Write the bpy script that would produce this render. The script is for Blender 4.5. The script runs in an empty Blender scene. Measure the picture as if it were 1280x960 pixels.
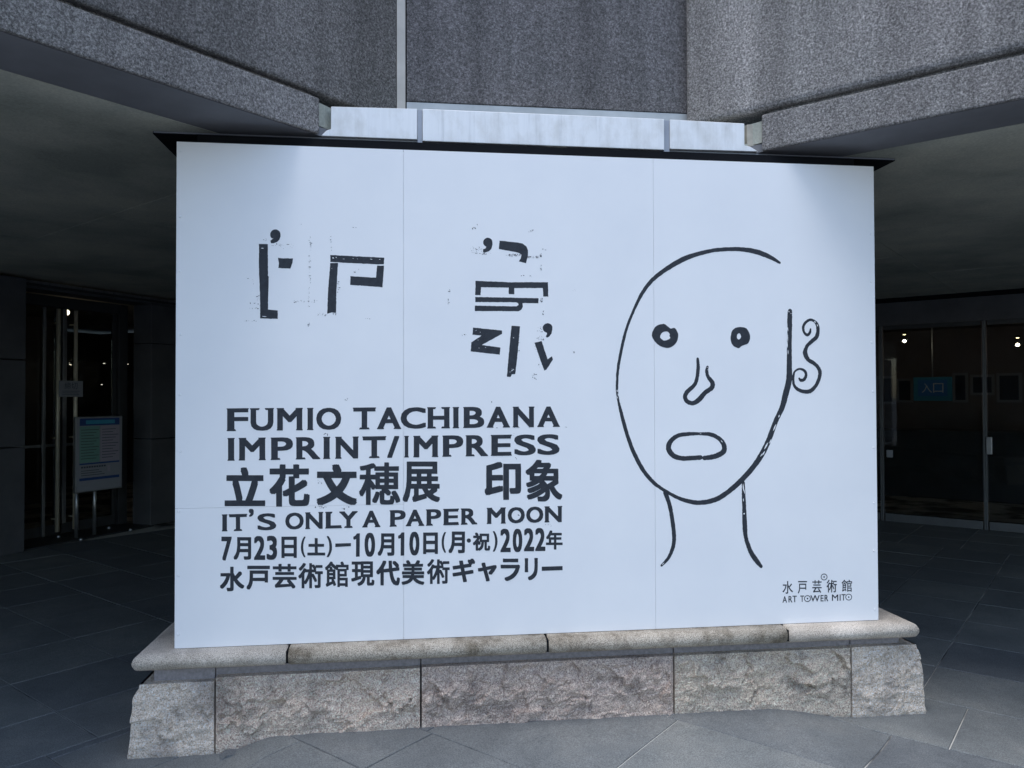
import bpy, bmesh, math, random
from mathutils import Vector, noise, Matrix
random.seed(7)
S = bpy.context.scene
C = S.collection
# ------------------------------------------------------------------ camera
F = 960.0
CAM = (-0.57935, -3.48400, 1.54249); YAW, PITCH, ROLL = -0.12145, 0.01668, -0.00292
def cam_axes():
    cy, sy = math.cos(YAW), math.sin(YAW)
    w = Vector((-sy*math.cos(PITCH), cy*math.cos(PITCH), math.sin(PITCH)))
    r0 = Vector((cy, sy, 0)); u0 = r0.cross(w)
    r = math.cos(ROLL)*r0 + math.sin(ROLL)*u0
    u = -math.sin(ROLL)*r0 + math.cos(ROLL)*u0
    return r, u, w
RX, UX, WX = cam_axes()
cd = bpy.data.cameras.new('camera'); cam = bpy.data.objects.new('camera', cd); C.objects.link(cam)
M = Matrix.Identity(4)
for i in range(3):
    M[i][0] = RX[i]; M[i][1] = UX[i]; M[i][2] = -WX[i]; M[i][3] = CAM[i]
cam.matrix_world = M
cd.sensor_width = 36; cd.lens = F/1280*36; cd.clip_start = .05; cd.clip_end = 2000
S.camera = cam
S.render.resolution_x, S.render.resolution_y = 1024, 768
# ------------------------------------------------------------------ sky, sun, exposure
w = bpy.data.worlds.new('World'); S.world = w; w.use_nodes = True
nt = w.node_tree; bg = nt.nodes['Background']
sky = nt.nodes.new('ShaderNodeTexSky'); sky.sky_type = 'NISHITA'; sky.sun_disc = False
SUN_EL, SUN_AZ = math.radians(74), math.radians(222)     # azimuth of the sun, measured clockwise from +Y
sky.sun_elevation = SUN_EL; sky.sun_rotation = SUN_AZ
sky.air_density = 1.0; sky.dust_density = 1.0; sky.ozone_density = 0.4
nt.links.new(sky.outputs[0], bg.inputs[0]); bg.inputs[1].default_value = 0.15
sd = bpy.data.lights.new('sun', 'SUN'); sd.energy = 1.05; sd.angle = math.radians(30); sd.color = (1, 1, 1)
so = bpy.data.objects.new('sun', sd); C.objects.link(so)
dv = Vector((math.sin(SUN_AZ)*math.cos(SUN_EL), math.cos(SUN_AZ)*math.cos(SUN_EL), math.sin(SUN_EL)))
so.rotation_euler = dv.to_track_quat('Z', 'Y').to_euler(); so.location = dv*30
S.view_settings.view_transform = 'Standard'; S.view_settings.look = 'None'
S.view_settings.exposure = 1.02; S.view_settings.gamma = 1

# ------------------------------------------------------------------ helpers
def hit(px, py, n, c):
    d = RX*((px-640)/F) - UX*((py-480)/F) + WX
    n = Vector(n); o = Vector(CAM); t = (c - n.dot(o))/n.dot(d)
    return o + d*t
def link(name, bm, mat, parent=None, smooth=False):
    me = bpy.data.meshes.new(name); bm.normal_update(); bm.to_mesh(me); bm.free()
    if mat: me.materials.append(mat)
    if smooth:
        for p in me.polygons: p.use_smooth = True
    o = bpy.data.objects.new(name, me); C.objects.link(o)
    if parent: o.parent = parent
    return o
def share(name, me, parent=None, loc=(0,0,0), rot=(0,0,0), sc=(1,1,1)):
    o = bpy.data.objects.new(name, me); C.objects.link(o); o.location = loc; o.rotation_euler = rot; o.scale = sc
    if parent: o.parent = parent
    return o
def thing(name, label, cat, loc=(0,0,0), group=None, rz=0):
    o = bpy.data.objects.new(name, None); C.objects.link(o); o.location = loc; o.rotation_euler = (0,0,rz)
    o.empty_display_size = .1
    o['label'] = label; o['category'] = cat
    if group: o['group'] = group
    return o
def tag(o, label, cat, group=None):
    o['label'] = label; o['category'] = cat
    if group: o['group'] = group
    return o
def box(bm, x0, x1, y0, y1, z0, z1, bev=0, seg=2, xf=None):
    vs = [bm.verts.new(p) for p in ((x0,y0,z0),(x1,y0,z0),(x1,y1,z0),(x0,y1,z0),(x0,y0,z1),(x1,y0,z1),(x1,y1,z1),(x0,y1,z1))]
    fs = [bm.faces.new([vs[i] for i in f]) for f in ((0,3,2,1),(4,5,6,7),(0,1,5,4),(1,2,6,5),(2,3,7,6),(3,0,4,7))]
    if bev:
        es = list({e for f in fs for e in f.edges})
        r = bmesh.ops.bevel(bm, geom=es, offset=bev, segments=seg, affect='EDGES', profile=.5)
        vs = list({v for f in r['faces'] for v in f.verts} | {v for v in vs if v.is_valid})
    if xf is not None:
        for v in vs:
            if v.is_valid: v.co = xf @ v.co
    return vs
def boxo(name, dims, mat, parent=None, bev=0, xf=None, seg=2):
    bm = bmesh.new(); box(bm, *dims, bev=bev, xf=xf, seg=seg); return link(name, bm, mat, parent)
def cyl(bm, p0, p1, r, n=16, r1=None):
    p0, p1 = Vector(p0), Vector(p1); d = (p1-p0); L = d.length; q = d.to_track_quat('Z','Y').to_matrix().to_4x4()
    bmesh.ops.create_cone(bm, cap_ends=True, segments=n, radius1=r, radius2=r if r1 is None else r1, depth=L,
                          matrix=Matrix.Translation((p0+p1)/2) @ q)
def prism(bm, poly, y0, y1):
    """poly of (x,z) extruded along y"""
    a = [bm.verts.new((x, y0, z)) for x, z in poly]; b = [bm.verts.new((x, y1, z)) for x, z in poly]
    bm.faces.new(a); bm.faces.new(b[::-1]); n = len(poly)
    for i in range(n): bm.faces.new((a[i], b[i], b[(i+1) % n], a[(i+1) % n]))
def rotz(a, loc=(0,0,0)): return Matrix.Translation(loc) @ Matrix.Rotation(a, 4, 'Z')

# ------------------------------------------------------------------ materials
class NT:
    def __init__(s, name):
        s.m = bpy.data.materials.new(name); s.m.use_nodes = True; s.t = s.m.node_tree
        s.b = s.t.nodes['Principled BSDF']; s.tc = None
    def n(s, typ, **kw):
        nd = s.t.nodes.new('ShaderNode'+typ)
        for k, v in kw.items():
            if k.startswith('i_'): nd.inputs[k[2:]].default_value = v
            else: setattr(nd, k, v)
        return nd
    def l(s, a, b): s.t.links.new(a, b)
    def pos(s, scale=(1,1,1), obj=False):
        g = s.n('TexCoord').outputs['Object'] if obj else s.n('NewGeometry').outputs['Position']
        mp = s.n('Mapping'); mp.inputs['Scale'].default_value = scale; s.l(g, mp.inputs[0]); return mp.outputs[0]
    def noise(s, sc, det=4, rough=.6, vec=None, dist=0):
        t = s.n('TexNoise'); t.inputs['Scale'].default_value = sc; t.inputs['Detail'].default_value = det
        t.inputs['Roughness'].default_value = rough; t.inputs['Distortion'].default_value = dist
        s.l(vec or s.pos(), t.inputs['Vector']); return t.outputs['Fac']
    def ramp(s, fac, stops):
        r = s.n('ValToRGB'); e = r.color_ramp.elements
        while len(e) < len(stops): e.new(.5)
        for k, (p, c) in enumerate(stops):
            e[k].position = p; e[k].color = (c, c, c, 1) if isinstance(c, (int, float)) else (*c, 1)
        s.l(fac, r.inputs[0]); return r.outputs[0]
    def mix(s, a, b, fac, mode='MIX'):
        x = s.n('Mix', data_type='RGBA', blend_type=mode)
        for v, i in ((fac, 0), (a, 6), (b, 7)):
            if hasattr(v, 'links') or hasattr(v, 'is_linked'): s.l(v, x.inputs[i])
            elif i == 0: x.inputs[0].default_value = v
            else: x.inputs[i].default_value = (*v, 1) if len(v) == 3 else v
        return x.outputs[2]
    def math(s, op, a, b=0.0):
        x = s.n('Math', operation=op)
        for v, i in ((a, 0), (b, 1)):
            if hasattr(v, 'is_linked'): s.l(v, x.inputs[i])
            else: x.inputs[i].default_value = v
        return x.outputs[0]
    def bump(s, h, st=.5, dist=.01, prev=None):
        b = s.n('Bump'); b.inputs['Strength'].default_value = st; b.inputs['Distance'].default_value = dist
        s.l(h, b.inputs['Height'])
        if prev: s.l(prev, b.inputs['Normal'])
        return b.outputs[0]
    def out(s, col=None, rough=.6, nrm=None, metal=0, spec=.5, rgh=None):
        if col is not None:
            if hasattr(col, 'is_linked'): s.l(col, s.b.inputs['Base Color'])
            else: s.b.inputs['Base Color'].default_value = (*col, 1)
        s.b.inputs['Roughness'].default_value = rough
        if rgh is not None: s.l(rgh, s.b.inputs['Roughness'])
        s.b.inputs['Metallic'].default_value = metal; s.b.inputs['Specular IOR Level'].default_value = spec
        if nrm is not None: s.l(nrm, s.b.inputs['Normal'])
        return s.m
def plain(name, col, rough=.6, metal=0, spec=.5, var=.12, sc=8):
    m = NT(name); f = m.noise(sc, 5, .6)
    c = m.ramp(f, [(.3, tuple(v*(1-var) for v in col)), (.7, tuple(min(1, v*(1+var)) for v in col))])
    return m.out(c, rough, m.bump(m.noise(sc*12, 3), .15, .002), metal, spec)

def granite_wall(name, lo, hi, tint=(1.04,1.0,.96)):
    m = NT(name)
    sp = m.noise(100, 7, .85)                                   # hammered speckle
    sp2 = m.noise(160, 3, .6)
    col = m.ramp(sp, [(.36, tuple(lo*.35*t for t in tint)), (.5, tuple((lo+hi)/2*t for t in tint)), (.63, tuple(hi*1.7*t for t in tint))])
    col = m.mix(col, m.ramp(sp2, [(.35, .45), (.65, 1.5)]), .55, 'MULTIPLY')
    st = m.noise(1.0, 5, .6, m.pos((5, 5, .35)))               # rain streaks
    col = m.mix(col, m.ramp(st, [(.3, .62), (.5, 1.0), (.72, 1.45)]), .75, 'MULTIPLY')
    bl = m.noise(1.3, 4, .6)
    col = m.mix(col, m.ramp(bl, [(.3, (.75, .78, .8)), (.7, (1.15, 1.12, 1.15))]), .7, 'MULTIPLY')
    h = m.bump(sp, 1.0, .02)
    return m.out(col, .88, h, spec=.25)
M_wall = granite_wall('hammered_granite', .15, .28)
M_wall_lit = granite_wall('hammered_granite_lit', .24, .42)  # same granite, colour raised to carry the stronger light on the right wing
M_band = granite_wall('hammered_granite_band', .22, .39)
M_recess = granite_wall('recessed_granite', .15, .24, (1.02, .99, 1.02))

def rock_mat(name, base, dark=.0):
    m = NT(name)
    a = m.noise(170, 4, .7); b = m.noise(44, 7, .8); c = m.noise(3.2, 5, .65)
    col = m.ramp(a, [(.37, tuple(v*.50 for v in base)), (.5, tuple(v*1.1 for v in base)), (.62, tuple(min(.85, v*1.8) for v in base))])
    col = m.mix(col, m.ramp(b, [(.3, .72), (.6, 1.25)]), .7, 'MULTIPLY')
    col = m.mix(col, m.ramp(c, [(.36, (.5, .5, .52)), (.48, (1, 1, 1)), (.7, (1.15, 1.1, 1.05))]), .75+dark, 'MULTIPLY')
    # dirt towards the bottom of the course, as splash stains
    h = m.bump(b, 1.0, .016); h = m.bump(a, .6, .004, h)
    return m.out(col, .8, h, spec=.35)
M_rock = rock_mat('rock_faced_granite', (.76, .63, .51))
M_rock_dark = rock_mat('weathered_rock_granite', (.25, .225, .225), .15)
m = NT('smooth_coping_granite')
a = m.noise(260, 3, .6); c = m.noise(5, 5, .65)
col = m.ramp(a, [(.38, (.32, .275, .235)), (.5, (.56, .50, .43)), (.62, (.74, .67, .58))])
col = m.mix(col, m.ramp(c, [(.38, (.55, .53, .50)), (.55, (1, 1, 1))]), .55, 'MULTIPLY')
M_cope = m.out(col, .6, m.bump(a, .25, .002), spec=.4)
m = NT('stained_coping_granite')
a = m.noise(260, 3, .6); c = m.noise(9, 6, .7)
col = m.ramp(a, [(.38, (.19, .16, .13)), (.5, (.42, .37, .30)), (.62, (.60, .53, .44))])
col = m.mix(col, m.ramp(c, [(.36, (.38, .35, .30)), (.56, (1, 1, 1))]), .9, 'MULTIPLY')
M_cope_d = m.out(col, .65, m.bump(a, .25, .002), spec=.4)
M_neck = plain('neck_granite', (.26, .24, .25), .75, var=.25, sc=60)

m = NT('slate_paving')                                         # honed dark paving stone
oi = m.n('ObjectInfo'); rnd = oi.outputs['Random']
a = m.noise(2.6, 6, .65); b = m.noise(180, 4, .7)
col = m.ramp(a, [(.3, (.122, .130, .134)), (.5, (.152, .161, .163)), (.66, (.185, .19, .186))])
col = m.mix(col, m.ramp(b, [(.35, .5), (.65, 1.55)]), .8, 'MULTIPLY')
col = m.mix(col, m.ramp(m.noise(19, 7, .8), [(.33, .8), (.5, 1.0), (.68, 1.12)]), .7, 'MULTIPLY')
col = m.mix(col, m.ramp(rnd, [(0, (.82, .84, .88)), (1, (1.15, 1.15, 1.12))]), .9, 'MULTIPLY')
M_tile = m.out(col, .55, m.bump(m.noise(26, 6, .7), .22, .004), spec=.4, rgh=m.math('MULTIPLY_ADD', a, .35))
m = NT('pale_mortar'); M_mortar = m.out(m.ramp(m.noise(1.6, 3), [(.42, (.07, .07, .07)), (.56, (.55, .54, .50))]), .9)
M_asph = plain('plaza_ground', (.16, .165, .17), .8, sc=.8)
m = NT('soffit_concrete')
a = m.noise(1.1, 6, .6); b = m.noise(90, 4, .7)
col = m.ramp(a, [(.34, (.30, .32, .28)), (.5, (.44, .45, .39)), (.66, (.55, .55, .46))]); col = m.mix(col, m.ramp(b, [(.3, .7), (.7, 1.25)]), .6, 'MULTIPLY')
M_soffit = m.out(col, .85, m.bump(b, .4, .004), spec=.2)
M_border = plain('smooth_soffit_border', (.17, .175, .19), .8, sc=1.5, var=.25)
M_black = plain('black_trim_metal', (.008, .009, .011), .85, spec=.08, sc=5)
m = NT('brushed_aluminium')
st = m.noise(1.0, 6, .7, m.pos((34, 34, 1.6))); d = m.noise(11, 5, .65, m.pos((1, 1, .6)))
col = m.ramp(st, [(.25, (.62, .63, .64)), (.42, (.76, .77, .78)), (.7, (.82, .83, .84))])
col = m.mix(col, m.ramp(d, [(.3, (.72, .7, .66)), (.55, (1, 1, 1))]), .6, 'MULTIPLY')
M_alu = m.out(col, .5, None, .1)
M_joint = plain('grey_joint_metal', (.30, .32, .36), .5, .3)
M_skirt = plain('painted_flashing', (.42, .45, .47), .6, .1, var=.2, sc=4)
M_strip = plain('vertical_channel_metal', (.46, .44, .41), .75, 0, .2)
M_cream = plain('cream_bracket', (.40, .37, .31), .6, var=.2, sc=20)
m = NT('white_sign_panel')
f = m.noise(2.0, 4); M_white = m.out(m.ramp(f, [(.3, (.77, .78, .80)), (.7, (.82, .825, .835))]), .42, m.bump(m.noise(3, 2), .05, .004), spec=.35)
M_gapw = plain('panel_backing', (.75, .76, .78), .7)
m = NT('black_print_ink')
f = m.noise(420, 3, .7); f2 = m.noise(40, 5, .7)
col = m.ramp(f2, [(.34, (.018, .022, .030)), (.72, (.035, .042, .054))])
M_ink = m.out(col, .6, None, spec=.3)
M_steel = plain('door_steel', (.32, .34, .36), .35, .8)
M_rail = plain('dull_rail_metal', (.11, .12, .13), .5, .2)
M_bar = plain('warm_pull_bar_steel', (.62, .58, .46), .4, .2)
M_frame = plain('dark_door_frame', (.05, .055, .06), .45, .4)
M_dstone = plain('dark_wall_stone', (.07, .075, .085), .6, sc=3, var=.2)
M_btile = plain('grey_band_tile', (.16, .165, .17), .5, sc=9, var=.2)
M_in = plain('lobby_surface', (.10, .085, .075), .7, sc=2)
M_inwall = plain('lobby_plaster', (.20, .17, .17), .8, sc=2)
m = NT('door_glass')
m.b.inputs['Transmission Weight'].default_value = 1; m.b.inputs['IOR'].default_value = 1.3
M_glass = m.out((.45, .5, .52), .02)
def flat(name, col, rough=.6): 
    m = NT(name); return m.out(col, rough)
M_paper = flat('notice_paper', (.26, .28, .32)); M_navy = flat('print_navy', (.02, .06, .2)); M_green = flat('print_green', (.16, .32, .28))
M_lilac = flat('print_lilac', (.33, .31, .38)); M_teal = flat('print_teal', (.05, .30, .45)); M_txt = flat('print_text', (.06, .07, .09))
M_signblue = flat('sign_blue', (.05, .22, .55)); M_post = flat('poster_dark', (.03, .035, .06)); M_postf = flat('poster_frame', (.28, .28, .30))
def emis(name, col, st):
    m = NT(name); m.b.inputs['Emission Color'].default_value = (*col, 1); m.b.inputs['Emission Strength'].default_value = st
    return m.out((.8, .8, .8), .5)
M_lamp = emis('warm_lamp', (1, .78, .38), 3); M_lampd = emis('small_warm_lamp', (1, .9, .7), 1.5)

# ------------------------------------------------------------------ geometry constants (metres, x along the sign, y into the building)
ZC = 2.74                       # soffit
TL, SR = -1.085, 1.148          # left wing face: x-y = TL ; right wing face: x+y = SR
def st(s, t): return ((s+t)/2, (s-t)/2)

# ================================================================== GROUND
def sheet(name, poly, z, mat):
    bm = bmesh.new(); bm.faces.new([bm.verts.new((x, y, z)) for x, y in poly]); return link(name, bm, mat)
g = sheet('ground', [(-400,-400), (400,-400), (400,400), (-400,400)], -.06, M_asph); g['kind'] = 'structure'
def mound(x, y):
    """the paving rises gently towards the middle of the plinth"""
    def ss(v): v = max(0, min(1, v)); return v*v*(3-2*v)
    return .066*ss((x+1.45)/.27)*ss((1.50-x)/.45)*ss((y+1.9)/1.9)
bm = bmesh.new()
nx, ny = 68, 56; V = [[bm.verts.new((-16+34*i/nx, -12+28*j/ny, -.006)) for j in range(ny+1)] for i in range(nx+1)]
for i in range(nx):
    for j in range(ny): bm.faces.new((V[i][j], V[i+1][j], V[i+1][j+1], V[i][j+1]))
pav = link('pavement', bm, M_mortar); pav['kind'] = 'structure'
# fine bed below the raised part
bm = bmesh.new(); V = [[bm.verts.new((-1.8+.05*i, -2+.05*j, -.0055+mound(-1.8+.05*i, -2+.05*j))) for j in range(60)] for i in range(73)]
for i in range(72):
    for j in range(59): bm.faces.new((V[i][j], V[i+1][j], V[i+1][j+1], V[i][j+1]))
link('mortar_bed', bm, M_mortar, pav)
GAP = .0042
def tile(s0, s1, t0, t1):
    cx, cy = st((s0+s1)/2, (t0+t1)/2); dz = random.uniform(-.0012, .0012)
    near = abs(cx) < 2.4 and -3 < cy < 1; n = 14 if near else 1; k = .003
    def axis(a, b): a += GAP; b -= GAP; return [a, a+k] + [a+k+(b-a-2*k)*i/n for i in range(1, n)] + [b-k, b]
    S_, T_ = axis(s0, s1), axis(t0, t1); bm = bmesh.new(); V = []
    for i, a in enumerate(S_):
        row = []
        for j, b in enumerate(T_):
            x, y = st(a, b); e_ = i in (0, len(S_)-1) or j in (0, len(T_)-1)
            row.append(bm.verts.new((x-cx, y-cy, dz-(.003 if e_ else 0)+(mound(x, y) if near else 0))))
        V.append(row)
    for i in range(len(S_)-1):
        for j in range(len(T_)-1): bm.faces.new((V[i][j], V[i][j+1], V[i+1][j+1], V[i+1][j]))
    ring = [r[0] for r in V] + V[-1][1:] + [r[-1] for r in V[-2::-1]] + V[0][-2:0:-1]
    low = [bm.verts.new((v.co.x, v.co.y, v.co.z-.03)) for v in ring]; m_ = len(ring)
    for i in range(m_): bm.faces.new((ring[i], ring[(i+1) % m_], low[(i+1) % m_], low[i]))
    bmesh.ops.recalc_face_normals(bm, faces=bm.faces)
    o = link('paving_stone', bm, M_tile, pav); o.location = (cx, cy, 0)
def inview(s0, s1, t0, t1):
    x, y = st((s0+s1)/2, (t0+t1)/2); return -7.5 < x < 10 and -4.6 < y < 9.5
# dark left field
P = .79
for i in range(-9, 14):
    s0 = -1.79 + i*P + (0 if i < 1 else 0)
    for j in range(0, 9):
        t1 = -2.26 if j == 0 else -2.915 - (j-1)*.823
        t0 = -2.915 - j*.823
        if inview(s0, s0+P, t0, t1): tile(s0, s0+P, t0, t1)
# dark right field
for i in range(0, 13):
    s0 = 1.36 + i*P; off = .32 if i == 0 else (0 if i < 9 else .2)
    for j in range(-9, 11):
        t0 = 1.76 + off + j*.80
        if t0 < -2.26: continue
        if inview(s0, s0+P, t0, t0+.80): tile(s0, s0+P, t0, t0+.80)
    # close the strip against the left field
# lit front field
strips = [(.53, 1.36, 1.755, 1.17), (-.585, .53, .665, 1.17), (-1.15, -.585, -.45, 1.17), (-2.1, -1.15, -1.01, .585), (-3.27, -2.1, -.62, 1.17), (-4.44, -3.27, 0, 1.17), (-5.6, -4.44, -.6, 1.17), (-6.8, -5.6, 0, 1.17)]
for s0, s1, tj, dt in strips:
    t = tj
    while t - dt > -2.26: t -= dt
    edges = [-2.26]
    while t < 7:
        if t > edges[-1] + .05: edges.append(t)
        t += dt
    for a, b in zip(edges, edges[1:]):
        if inview(s0, s1, a, b): tile(s0, s1, a, b)

# ================================================================== SOFFIT
bm = bmesh.new()
def slab(bm, poly, z0, z1):
    a = [bm.verts.new((x, y, z0)) for x, y in poly]; b = [bm.verts.new((x, y, z1)) for x, y in poly]
    bm.faces.new(a); bm.faces.new(b[::-1]); n = len(poly)
    for i in range(n): bm.faces.new((a[i], b[i], b[(i+1) % n], a[(i+1) % n]))
e = .03
LE = st(-10.5, TL-e); LA = st(-.95, TL-e); RA = st(SR+e, 1.0); RE = st(SR+e, 11.5)
slab(bm, [(-14, LE[1]), LE, LA, (LA[0]+.05, .15), (RA[0]-.05, .15), RA, RE, (16, RE[1]), (16, 16), (-14, 16)], ZC+.045, ZC+.15)
bmesh.ops.recalc_face_normals(bm, faces=bm.faces)
ceil = link('ceiling', bm, M_soffit); ceil['kind'] = 'structure'
def cpanel(s0, s1, t0, t1, mat=None, nm='soffit_panel'):
    k = .004; cs = [st(s0+k, t0+k), st(s0+k, t1-k), st(s1-k, t1-k), st(s1-k, t0+k)]
    bm = bmesh.new(); slab(bm, cs, ZC+random.uniform(-.0015, .0015), ZC+.04); bmesh.ops.recalc_face_normals(bm, faces=bm.faces)
    link(nm, bm, mat or M_soffit, ceil)
for j in range(0, 4):
    t1 = TL-.03-.47*(j == 0)-1.64*(j > 0)-1.67*max(0, j-1); t0 = TL-1.67*(j+1)
    for i in range(-1, 6):
        s0 = -.78+1.67*i; s1 = s0+1.67
        if i == -1: s0 = -10.5
        cpanel(s0, s1, t0, t1-(0 if j == 0 else 0))
for j in range(0, 6):
    s0 = SR+1.67*j+(.50 if j == 0 else 0)
    for i in range(-1, 6):
        t0 = .9+1.67*i
        if i == -1: t0 = TL
        cpanel(s0, SR+1.67*(j+1), t0, .9+1.67*(i+1))
cpanel(-10.5, .10, TL-.50, TL-.03, M_border, 'soffit_border'); cpanel(.10, 6, TL-.50, TL-.03, M_border, 'soffit_border')
cpanel(SR+.03, SR+.50, .10, 11.5, M_border, 'soffit_border'); cpanel(SR+.03, SR+.50, -5, .10, M_border, 'soffit_border')
bm = bmesh.new(); ap = st(SR, TL)
slab(bm, [(TL+.10+.02, .10), (ap[0], ap[1]-.02), (SR-.10-.02, .10)], ZC+.002, ZC+.04); bmesh.ops.recalc_face_normals(bm, faces=bm.faces)
link('soffit_panel', bm, M_soffit, ceil)

# ================================================================== WINGS (granite walls over the soffit, 45 degrees to the sign)
H = 6.2
lw = thing('overhanging_wall', 'x', 'wall', (TL/2, -TL/2, ZC))
lw['label'] = 'hammered granite wall overhanging the dark passage with the doors, left of the metal beam'
rw = thing('overhanging_wall', 'hammered granite wall, coloured brighter as the lit side, overhanging the passage to the glass lobby, right of the metal beam', 'wall', (SR/2, SR/2, ZC))
def wing(parent, u0, u1, side, z0, z1, rec, mat, name, th=.35, bev=.008):
    # u runs outwards along the wing; rec = how far the face is set back into the wall
    bm = bmesh.new()
    n = max(1, int(abs(u1-u0)))
    if side == 'L':
        cs = [st(-u0, TL-rec), st(-u1, TL-rec), st(-u1, TL-rec-th), st(-u0, TL-rec-th)]
    else:
        cs = [st(SR+rec, u0), st(SR+rec, u1), st(SR+rec+th, u1), st(SR+rec+th, u0)]
    px, py = parent.location.x, parent.location.y
    slab(bm, [(x-px, y-py) for x, y in cs], z0-ZC, z1-ZC); bmesh.ops.recalc_face_normals(bm, faces=bm.faces)
    if bev: bmesh.ops.bevel(bm, geom=bm.edges[:], offset=bev, segments=3, affect='EDGES', profile=.5)
    return link(name, bm, mat, parent)
ub = .96; ur = 1.018
wing(lw, ub, 10.5, 'L', ZC-.002, 2.902, 0, M_band, 'lower_band', th=.028, bev=.008)
wing(lw, ub+.03, 10.5, 'L', 2.895, 2.94, .055, M_band, 'shadow_groove', bev=0)
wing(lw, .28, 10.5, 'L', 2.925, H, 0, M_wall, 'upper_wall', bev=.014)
wing(rw, ur, 11.5, 'R', ZC-.002, 2.915, 0, M_band, 'lower_band', th=.028, bev=.008)
wing(rw, ur+.03, 11.5, 'R', 2.905, 2.95, .055, M_band, 'shadow_groove', bev=0)
wing(rw, .452, 11.5, 'R', 2.937, H, 0, M_wall_lit, 'upper_wall', bev=.03)

# recessed wall over the beam
rc = thing('recessed_wall', 'flat purplish grey granite panel recessed between the two slanting walls above the metal beam', 'wall', (.05, .4, 2.88))
L = rc.location
def rbox(name, x0, x1, y0, y1, z0, z1, mat, bev=.003):
    return boxo(name, (x0-L.x, x1-L.x, y0-L.y, y1-L.y, z0-L.z, z1-L.z), mat, rc, bev)
rbox('wall_panel', -.636, .90, .395, .43, 3.034, H, M_recess)
rbox('metal_channel', -.686, -.642, .397, .43, 2.89, H, M_strip)
rbox('corner_filler', -.90, -.60, .44, .60, 2.80, H, M_black, 0)
rbox('flashing', -.636, .90, .398, .43, 2.80, 3.030, M_skirt, 0)
# metal beam
be = thing('metal_beam', 'pale streaked aluminium beam across the top of the white sign', 'beam', (.03, .08, ZC))
L2 = be.location
def bbox(name, x0, x1, y0, y1, z0, z1, mat, bev=.003):
    return boxo(name, (x0-L2.x, x1-L2.x, y0-L2.y, y1-L2.y, z0-L2.z, z1-L2.z), mat, be, bev)
def notched(name, xa, xb, side):
    # end section with the stepped outer end that tucks under the granite band
    o = .105; s = -1 if side == 'L' else 1
    xo = xa if side == 'L' else xb; xi = xb if side == 'L' else xa
    poly = [(xi, 2.737), (xo+s*.045, 2.737), (xo+s*.02, 2.763), (xo, 2.770), (xo, 2.874), (xi, 2.880)]
    if side == 'R': poly = [(xi, 2.737), (xi, 2.880), (xo, 2.876), (xo, 2.768), (xo+s*.03, 2.763), (xo+s*.07, 2.740)]
    bm = bmesh.new(); prism(bm, [(x-L2.x, z-L2.z) for x, z in poly], .084-L2.y, .36-L2.y)
    bmesh.ops.recalc_face_normals(bm, faces=bm.faces); bmesh.ops.bevel(bm, geom=bm.edges[:], offset=.002, segments=1, affect='EDGES')
    return link(name, bm, M_alu, be)
notched('beam_section', -.975, -.583, 'L')
bbox('beam_section', -.5585, .598, .078, .36, 2.729, 2.879, M_alu)
notched('beam_section', .628, 1.005, 'R')
for x in (-.583, .598):
    w_ = .0245 if x < 0 else .030
    bm = bmesh.new(); box(bm, x+.0005-L2.x, x+w_-.0005-L2.x, .089-L2.y, .36-L2.y, 2.712-L2.z, 2.878-L2.z, .002)
    link('joint_cover', bm, M_joint, be)
for xa, xb in ((-1.035, -1.003), (1.034, 1.080)):
    bbox('end_bracket', xa, xb, .12, .30, 2.772 if xa < 0 else 2.778, 2.885, M_cream)
bbox('fixing_clip', .02, .12, .095, .17, 2.700, 2.728, M_cream)
# black trim plate over the sign
tp = thing('soffit_trim_plate', 'thin black metal plate with pale front edge set in the soffit over the sign', 'ceiling trim', (.02, .11, ZC-.03))
boxo('plate', (-1.78, 1.79, 0, 1.25, .017, .0285), M_black, tp)
boxo('edge_strip', (-1.775, 1.785, -.006, -.001, .021, .026), M_joint, tp)
for x in (-.58, .61): pass

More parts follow.
